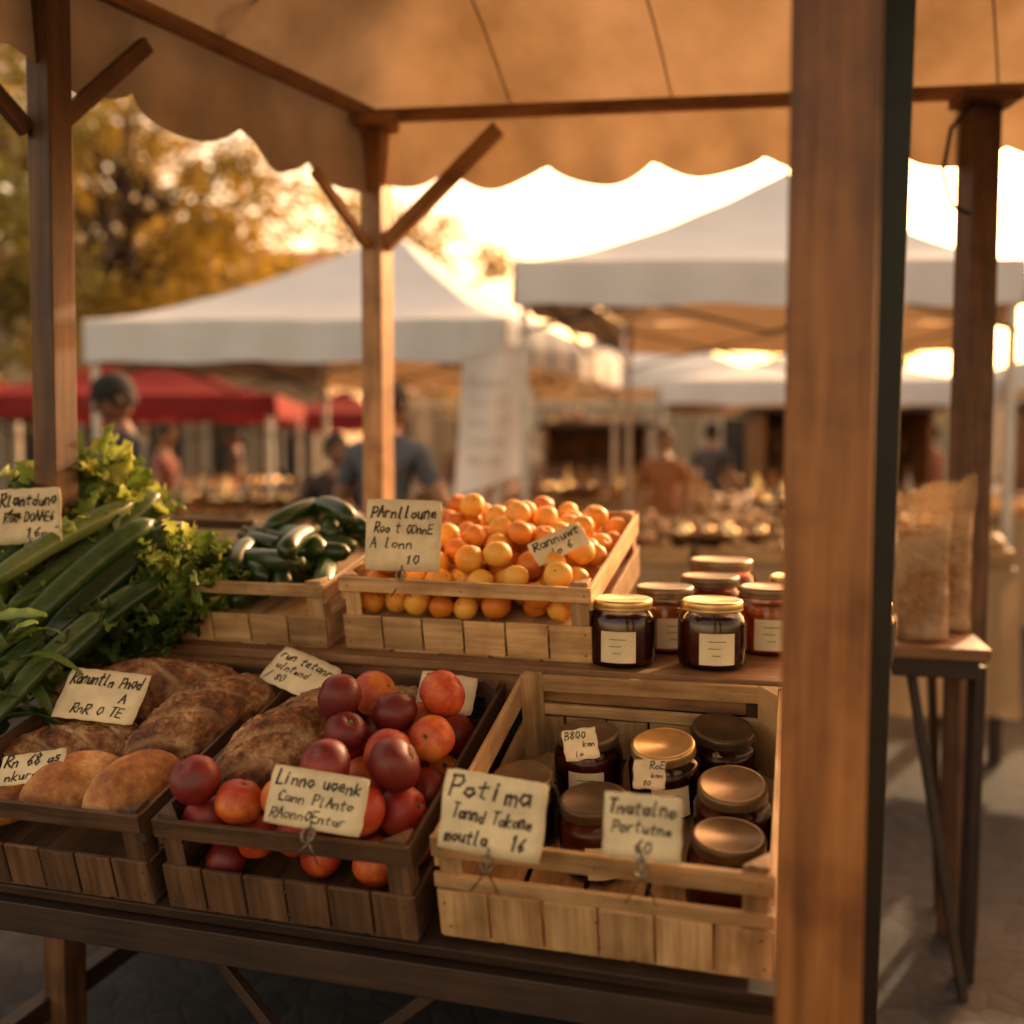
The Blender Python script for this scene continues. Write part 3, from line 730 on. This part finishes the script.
# ---------------------------------------------------------------- people
def person(name,loc,yaw,H,shirt,pants,hairc,cap=None,lean=0,arms=None,stride=.0,headturn=0,headtilt=0,skin=(.42,.22,.13)):
    k=H/1.75
    J={'pel':((0,0,.96),.125),'bel':((0,0,1.10),.120),'che':((0,-.005,1.27),.135),'upc':((0,.0,1.39),.115),'nek':((0,.005,1.485),.058),'nkt':((0,-.01,1.56),.052)}
    E=[('pel','bel','s'),('bel','che','s'),('che','upc','s'),('upc','nek','n'),('nek','nkt','n')]
    arms=arms or {}
    for sd,sx in(('L',1),('R',-1)):
        ar=arms.get(sd,((.225,.02,1.16),(.235,-.09,.94)))
        e=Vector((ar[0][0]*sx,ar[0][1],ar[0][2]));w=Vector((ar[1][0]*sx,ar[1][1],ar[1][2]))
        hd=(w-e).normalized()
        J['sh'+sd]=((sx*.165,.0,1.405),.068); mid=Vector((sx*.165,0,1.405)).lerp(e,.6)
        J['um'+sd]=(tuple(mid),.052); J['el'+sd]=(tuple(e),.042); J['fa'+sd]=(tuple(e.lerp(w,.4)),.040)
        J['wr'+sd]=(tuple(w),.027); J['pa'+sd]=(tuple(w+hd*.08),.033)
        E+=[('upc','sh'+sd,'s'),('sh'+sd,'um'+sd,'s'),('um'+sd,'el'+sd,'k'),('el'+sd,'fa'+sd,'k'),('fa'+sd,'wr'+sd,'k'),('wr'+sd,'pa'+sd,'k')]
        st=stride*sx
        J['hi'+sd]=((sx*.085,0,.90),.098); J['th'+sd]=((sx*.095,-st*.2,.70),.082); J['kn'+sd]=((sx*.10,-.015-st*.5,.50),.060); J['ca'+sd]=((sx*.10,.015-st*.6,.34),.055)
        J['an'+sd]=((sx*.10,.03-st,.10),.042); J['he'+sd]=((sx*.10,.05-st,.045),.038); J['to'+sd]=((sx*.115,-.14-st,.038),.034)
        E+=[('pel','hi'+sd,'p'),('hi'+sd,'th'+sd,'p'),('th'+sd,'kn'+sd,'p'),('kn'+sd,'ca'+sd,'p'),('ca'+sd,'an'+sd,'p'),('an'+sd,'he'+sd,'f'),('an'+sd,'to'+sd,'f')]
    LM=T(0,0,1.0)@RX(lean)@T(0,0,-1.0)
    names=list(J); P={}
    for n_ in names:
        p=Vector(J[n_][0]); 
        if p.z>.98 or n_[:2] in('el','fa','wr','pa','um','sh'): p=LM@p
        P[n_]=p
    me=bpy.data.meshes.new('tmp'); me.from_pydata([tuple(P[n_]) for n_ in names],[(names.index(a),names.index(c)) for a,c,_ in E],[])
    o=bpy.data.objects.new('tmp',me); sc.collection.objects.link(o)
    o.modifiers.new('s','SKIN'); sb=o.modifiers.new('ss','SUBSURF'); sb.levels=2; sb.render_levels=2
    for i,n_ in enumerate(names):
        r=J[n_][1]; me.skin_vertices[0].data[i].radius=(r,r); me.skin_vertices[0].data[i].use_root=(n_=='pel')
    bpy.context.view_layer.update()
    ev=o.evaluated_get(bpy.context.evaluated_depsgraph_get()); m2=ev.to_mesh()
    vs=[v.co.copy() for v in m2.vertices]; fs=[tuple(p.vertices) for p in m2.polygons]
    ev.to_mesh_clear(); bpy.data.objects.remove(o)
    mi={'s':0,'p':1,'k':2,'n':2,'f':3}; mats=[]
    for f in fs:
        c=sum((vs[i] for i in f),Vector())/len(f); best=(9,0)
        for a,d,l in E:
            pa,pb=P[a],P[d]; ab=pb-pa; t=max(0,min(1,(c-pa).dot(ab)/ab.length_squared)); dd=(c-(pa+ab*t)).length-.7*(J[a][1]*(1-t)+J[d][1]*t)
            if dd<best[0]: best=(dd,mi[l])
        mats.append(best[1])
    b=MB(); b.add([tuple(v) for v in vs],fs,mats,smooth=True,var=(.8,0,0))
    HM=LM@T(0,-.012,1.645)@RZ(headturn)@RX(headtilt)
    def hf(v):
        p=Vector((v.x*.076,v.y*.095,v.z*.118))
        if v.z<0: p.x*=1-.30*(-v.z)**1.3; p.y=p.y*(1-.18*-v.z)-(.012*-v.z)
        if v.y<-.2 and v.z>-.1 and v.z<.35: p.y+=.006
        p.y-=.026*math.exp(-((v.x)/.16)**2-((v.z+.16)/.17)**2)*(1 if v.y<0 else 0)
        for ex_ in(-.38,.38): p.y+=.009*math.exp(-((v.x-ex_)/.17)**2-((v.z-.06)/.12)**2)*(1 if v.y<0 else 0)
        return p
    b.ball(hf,HM,2,36,28,var=(.8,0,0))
    for s_ in(-1,1):
        b.ball(lambda v:v*.010,HM@T(s_*.030,-.080,.006),5,10,8)
        b.ball(lambda v:Vector((v.x*.009,v.y*.018,v.z*.031)),HM@T(s_*.077,.008,-.004)@RZ(s_*15),2,12,8,var=(.7,0,0))
        b.box((.030,.006,.006),HM@T(s_*.030,-.090,.028)@RY(s_*6),4)
    b.ball(lambda v:Vector((v.x*.024,v.y*.007,v.z*.007)),HM@T(0,-.094,-.060),6,12,8)
    def hairf(v):
        p=Vector((v.x*.084,v.y*.104+.006,v.z*.126+.003)); 
        return p*(1+.04*noise.noise(v*5))
    vs=[];fs=[];nu,nv=32,14
    for j in range(nv+1):
        for i in range(nu):
            a=2*math.pi*i/nu; fr=max(0,-math.sin(a)); t=math.pi*(j/nv)*(.62-.30*fr**1.5)
            vs.append(tuple(hairf(Vector((math.sin(t)*math.cos(a),math.sin(t)*math.sin(a),math.cos(t))))))
    fs=[(j*nu+i,(j+1)*nu+i,(j+1)*nu+(i+1)%nu,j*nu+(i+1)%nu) for j in range(nv) for i in range(nu)]
    b.add(vs,fs,4,HM,smooth=True)
    if cap:
        b.lathe([(0,.135),(.04,.13),(.075,.105),(.092,.06),(.094,.035)],HM@SC(1,1.15,1)@T(0,.004,0),7,28)
        vs=[(x*.075,-.085-(.075*(1-x*x)+.0)*j,.038-.014*j-.012*x*x) for j in (0,.5,1) for x in [i/6-1 for i in range(13)]]
        b.add(vs,[(j*13+i,j*13+i+1,(j+1)*13+i+1,(j+1)*13+i) for j in(0,1) for i in range(12)],7,HM,smooth=True)
    for sd,sx in(('L',1),('R',-1)):
        w,p=P['wr'+sd],P['pa'+sd]; d=(p-w).normalized(); side=d.cross(Vector((1,0,0))).normalized()
        for q,(off,L) in enumerate(((-.026,.066),(-.009,.076),(.009,.072),(.025,.056))):
            base=p+side*off-d*.004; c=Vector((-sx*.018,0,0))
            b.tube([base-d*.03,base,base+d*L*.45+c*.3,base+d*L*.8+c*.9,base+d*L*.95+c*1.6],[.0095,.0092,.0085,.0075,.0055],2,8,var=(.8,0,0))
        th=w+d*.03; ts=side*-.03
        if ts.y>0: ts=-ts
        b.tube([th,th+ts*.9+d*.012,th+ts*1.35+d*.038,th+ts*1.4+d*.06],[.012,.011,.0095,.007],2,8,var=(.8,0,0))
    cl=lambda n_,c: plain(name+n_,c,.85,0,.15,18,.35,.4,bd=.01)
    return b.build(name,[cl('_shirt',shirt),cl('_trousers',pants),plain(name+'_skin',skin,.5,0,.1),cl('_shoes',(.04,.03,.025)),cl('_hair',hairc),plain(name+'_eyes',(.03,.02,.02),.2),plain(name+'_lips',(.28,.09,.07),.5),cl('_cap',cap or (.02,.02,.03))],
        M=T(*loc)@RZ(yaw)@SC(k,k,k))
person('man_in_cap',(-1.94,5.1,0),-55,1.79,(.016,.018,.028),(.03,.03,.045),(.02,.012,.01),(.006,.007,.011),lean=6,
       arms={'L':((.25,-.03,1.16),(.20,-.24,1.05)),'R':((.25,-.03,1.16),(.20,-.26,1.03))},headtilt=12,skin=(.20,.095,.055))
person('man_in_grey_shirt',(-.63,4.85,0),165,1.76,(.075,.083,.105),(.05,.05,.06),(.015,.010,.007),lean=9,
       arms={'L':((.27,-.06,1.18),(.22,-.26,1.05)),'R':((.28,-.02,1.17),(.24,-.22,1.02))},headturn=-18,headtilt=8,skin=(.26,.13,.07))
person('woman_in_dark_coat',(-1.10,6.1,0),30,1.52,(.035,.020,.016),(.04,.03,.03),(.025,.016,.012),lean=6,skin=(.24,.12,.07))
person('shopper',(-.40,8.6,0),200,1.68,(.35,.22,.16),(.08,.07,.08),(.08,.04,.02),stride=.15)
person('vendor_in_orange_shirt',(1.25,8.2,0),-20,1.60,(.38,.15,.06),(.08,.07,.08),(.08,.04,.02))
person('shopper',(-2.9,8.3,0),90,1.65,(.30,.12,.10),(.06,.06,.08),(.05,.03,.02),stride=.15)
person('shopper',(2.2,11.0,0),150,1.72,(.10,.09,.10),(.05,.05,.06),(.03,.02,.01),stride=.12)
person('shopper',(.15,11.2,0),20,1.66,(.42,.34,.25),(.10,.09,.10),(.10,.06,.03))
person('shopper',(-3.6,13.0,0),-70,1.70,(.20,.15,.12),(.06,.06,.08),(.03,.02,.01),stride=.15)
person('shopper',(4.4,10.5,0),-140,1.70,(.32,.10,.07),(.06,.06,.08),(.03,.02,.01),stride=.15)

# ---------------------------------------------------------------- trees
def tree(name,x,y,h,cz,rad,ncl,nl,ls,mat,seed):
    random.seed(seed); b=MB()
    trunk=[(0,0,0),(.05,.03,h*.2),(-.05,.05,h*.42),(.05,0,h*.6),(0,0,h*.85)]
    b.tube(trunk,[.26,.2,.16,.11,.04],1,12)
    cl=[]
    for i in range(ncl):
        while True:
            p=Vector((U(-1,1),U(-1,1),U(-1,1)))
            if .25<p.length<1: break
        p=Vector((p.x*rad[0],p.y*rad[1],p.z*rad[2]))+Vector((0,0,cz)); cl.append((p,U(.45,.95)))
        if i%2==0:
            t=U(.35,.8); s_=Vector((0,0,h*t)); m=s_.lerp(p,.5)+Vector((0,0,.25))
            b.tube([s_,m,p],[.07,.04,.012],1,6)
    for p,r in cl:
        base=U(0,.6)
        for _ in range(nl):
            q=Vector((random.gauss(0,.42),random.gauss(0,.42),random.gauss(0,.36)))*r
            s_=ls*U(.6,1.3); M=T(*(p+q))@RZ(U(0,360))@RX(U(-80,80))@RY(U(-60,60))
            vs=[(-s_*.5,0,0),(-s_*.1,s_*.3,s_*.06),(s_*.5,0,0),(-s_*.1,-s_*.3,s_*.06)]
            b.add(vs,[(0,1,2,3)],0,M,None,(min(1,base+U(0,.4)),0,0))
    b.build(name,[mat,M_bark],M=T(x,y,0))
tree('tree',-6.5,17,8,6.0,(3.8,3.2,3.6),105,110,.19,M_tree1,3)
tree('tree',-7.6,12,6.5,4.6,(2.5,2.3,2.5),55,120,.16,M_tree2,4)
tree('tree',-12,26,11,7.5,(4.5,4,4.5),80,90,.27,M_tree1,5)
tree('tree',-3.4,28,9,5.8,(3.4,2.4,3.0),60,80,.24,M_tree1,6)
tree('tree',14,40,7,4.6,(4,3,3),60,80,.3,M_tree1,8)
random.seed(5)
# ---------------------------------------------------------------- buildings
def wallmat(n,c): return plain(n,c,.85,0,.1,1.2,.18)
M_frame=plain('window_frame',(.4,.33,.25),.6); M_win=plain('window_glass',(.03,.03,.035),.1,0,.3); M_roof=plain('roof_tiles',(.28,.12,.07),.8,0,.2,8,.4)
def building(name,x,y,w,d,h,st,cols,wc,roof=1.6,door=2):
    b=MB(); b.box((w,d,h),T(0,d/2,h/2),0)
    sh=h/st
    for s_ in range(st):
        b.box((w+.1,.12,.14),T(0,-.045,sh*(s_+1)-.05 if s_<st-1 else h-.07),1)
        for c in range(cols):
            cx=-w/2+(c+.5)*w/cols; cw=w/cols*.42
            if s_==0:
                ww=w/cols*.6; b.box((ww,.06,sh*.72),T(cx,-.03,sh*.36),door if c%3 else 2)
                for q in(-1,1): b.box((.22,.3,sh*.8),T(cx+q*(ww/2+.12),-.16,sh*.4),1)
                b.box((ww+.7,.34,.22),T(cx,-.19,sh*.8+.12),1)
            else:
                z=sh*(s_+.5); hh=sh*.52
                b.box((cw+.2,.05,hh+.2),T(cx,-.026,z),1); b.box((cw,.03,hh),T(cx,-.07,z),2)
                b.box((.06,.03,hh),T(cx,-.092,z),1); b.box((cw,.03,.06),T(cx,-.095,z+hh*.12),1); b.box((cw+.4,.22,.08),T(cx,-.12,z-hh/2-.15),1)
                for q in(-1,1): b.box((cw*.45,.04,hh),T(cx+q*cw*.78,-.075,z),4)
    vs=[(-w/2-.3,-.35,h),(w/2+.3,-.35,h),(w/2+.3,d+.3,h),(-w/2-.3,d+.3,h),(-w/2+.5,d/2,h+roof),(w/2-.5,d/2,h+roof)]
    b.add(vs,[(0,1,5,4),(2,3,4,5),(1,2,5),(3,0,4),(0,3,2,1)],3)
    b.build(name,[wallmat(name+'_wall',wc),M_frame,M_win,M_roof,plain(name+'_shutter',(.36,.28,.18),.7)],M=T(x,y,0))
building('stone_house',-13,32,14,8,7.0,2,7,(.45,.34,.23))
building('arcade_building',8,48,30,8,4.2,1,11,(.66,.56,.42),.8,4)
building('stone_house',-32,42,22,8,8,3,7,(.4,.3,.22))
building('stucco_house',38,48,22,8,5,2,8,(.5,.42,.32))

# ---------------------------------------------------------------- ground
m,nt,bs=newmat('paving'); tc=N(nt,'ShaderNodeTexCoord'); o=tc.outputs['Object']
vo=N(nt,'ShaderNodeTexVoronoi',feature='DISTANCE_TO_EDGE'); vo.inputs['Scale'].default_value=13; nt.links.new(o,vo.inputs['Vector'])
vc=N(nt,'ShaderNodeTexVoronoi'); vc.inputs['Scale'].default_value=13; nt.links.new(o,vc.inputs['Vector'])
bw=N(nt,'ShaderNodeSeparateColor'); nt.links.new(vc.outputs['Color'],bw.inputs[0])
col=ramp(nt,bw.outputs[0],[(0,(.022,.021,.022)),(1,(.036,.034,.036))])
col=mul(nt,col,ramp(nt,vo.outputs[0],[(.0,(.7,.68,.65)),(.07,(1,1,1))]))
col=mul(nt,col,ramp(nt,noisetex(nt,o,1.1,5,.6),[(.3,(.65,.65,.65)),(.7,(1.2,1.2,1.2))]))
nt.links.new(col,bs.inputs['Base Color']); bs.inputs['Roughness'].default_value=.85; bs.inputs['Specular IOR Level'].default_value=.25
h=ramp(nt,vo.outputs[0],[(0,(0,0,0)),(.14,(1,1,1))]); bump(nt,bs,h,.25,.006)
b=MB(); b.add([(x*40,y*40,0) for y in range(-10,11) for x in range(-10,11)],[(j*21+i,j*21+i+1,(j+1)*21+i+1,(j+1)*21+i) for j in range(20) for i in range(20)],0)
b.build('ground',[m])

# ---------------------------------------------------------------- light
AZ,EL=38,24
w=bpy.data.worlds.new('World'); sc.world=w; w.use_nodes=True; nt=w.node_tree
bg=nt.nodes['Background']; sky=N(nt,'ShaderNodeTexSky',sky_type='NISHITA'); sky.sun_disc=False
sky.sun_elevation=R(EL); sky.sun_rotation=R(AZ); sky.dust_density=4.0; sky.air_density=1.2; sky.ozone_density=.5
nt.links.new(mul(nt,sky.outputs[0],(4.9,2.9,1.6)),bg.inputs['Color']); bg.inputs['Strength'].default_value=.15
sd=bpy.data.lights.new('sun','SUN'); sd.energy=5; sd.angle=R(1.0); sd.color=(1,.72,.40)
so=bpy.data.objects.new('sun',sd); sc.collection.objects.link(so)
dv=Vector((math.sin(R(AZ))*math.cos(R(EL)),math.cos(R(AZ))*math.cos(R(EL)),math.sin(R(EL))))
so.rotation_euler=dv.to_track_quat('Z','Y').to_euler(); so.location=dv*20+Vector((0,0,5))
# ---------------------------------------------------------------- camera
cd=bpy.data.cameras.new('camera'); cam=bpy.data.objects.new('camera',cd); sc.collection.objects.link(cam)
cam.location=(0,0,1.42); cam.rotation_euler=(R(90-3.5),0,0); cd.lens=35; cd.sensor_width=36; cd.clip_end=1500; cd.clip_start=.05
cd.dof.use_dof=True; cd.dof.focus_distance=1.68; cd.dof.aperture_fstop=1.35; cd.dof.aperture_blades=0
sc.camera=cam
sc.view_settings.view_transform='Standard'; sc.view_settings.look='None'; sc.view_settings.exposure=0
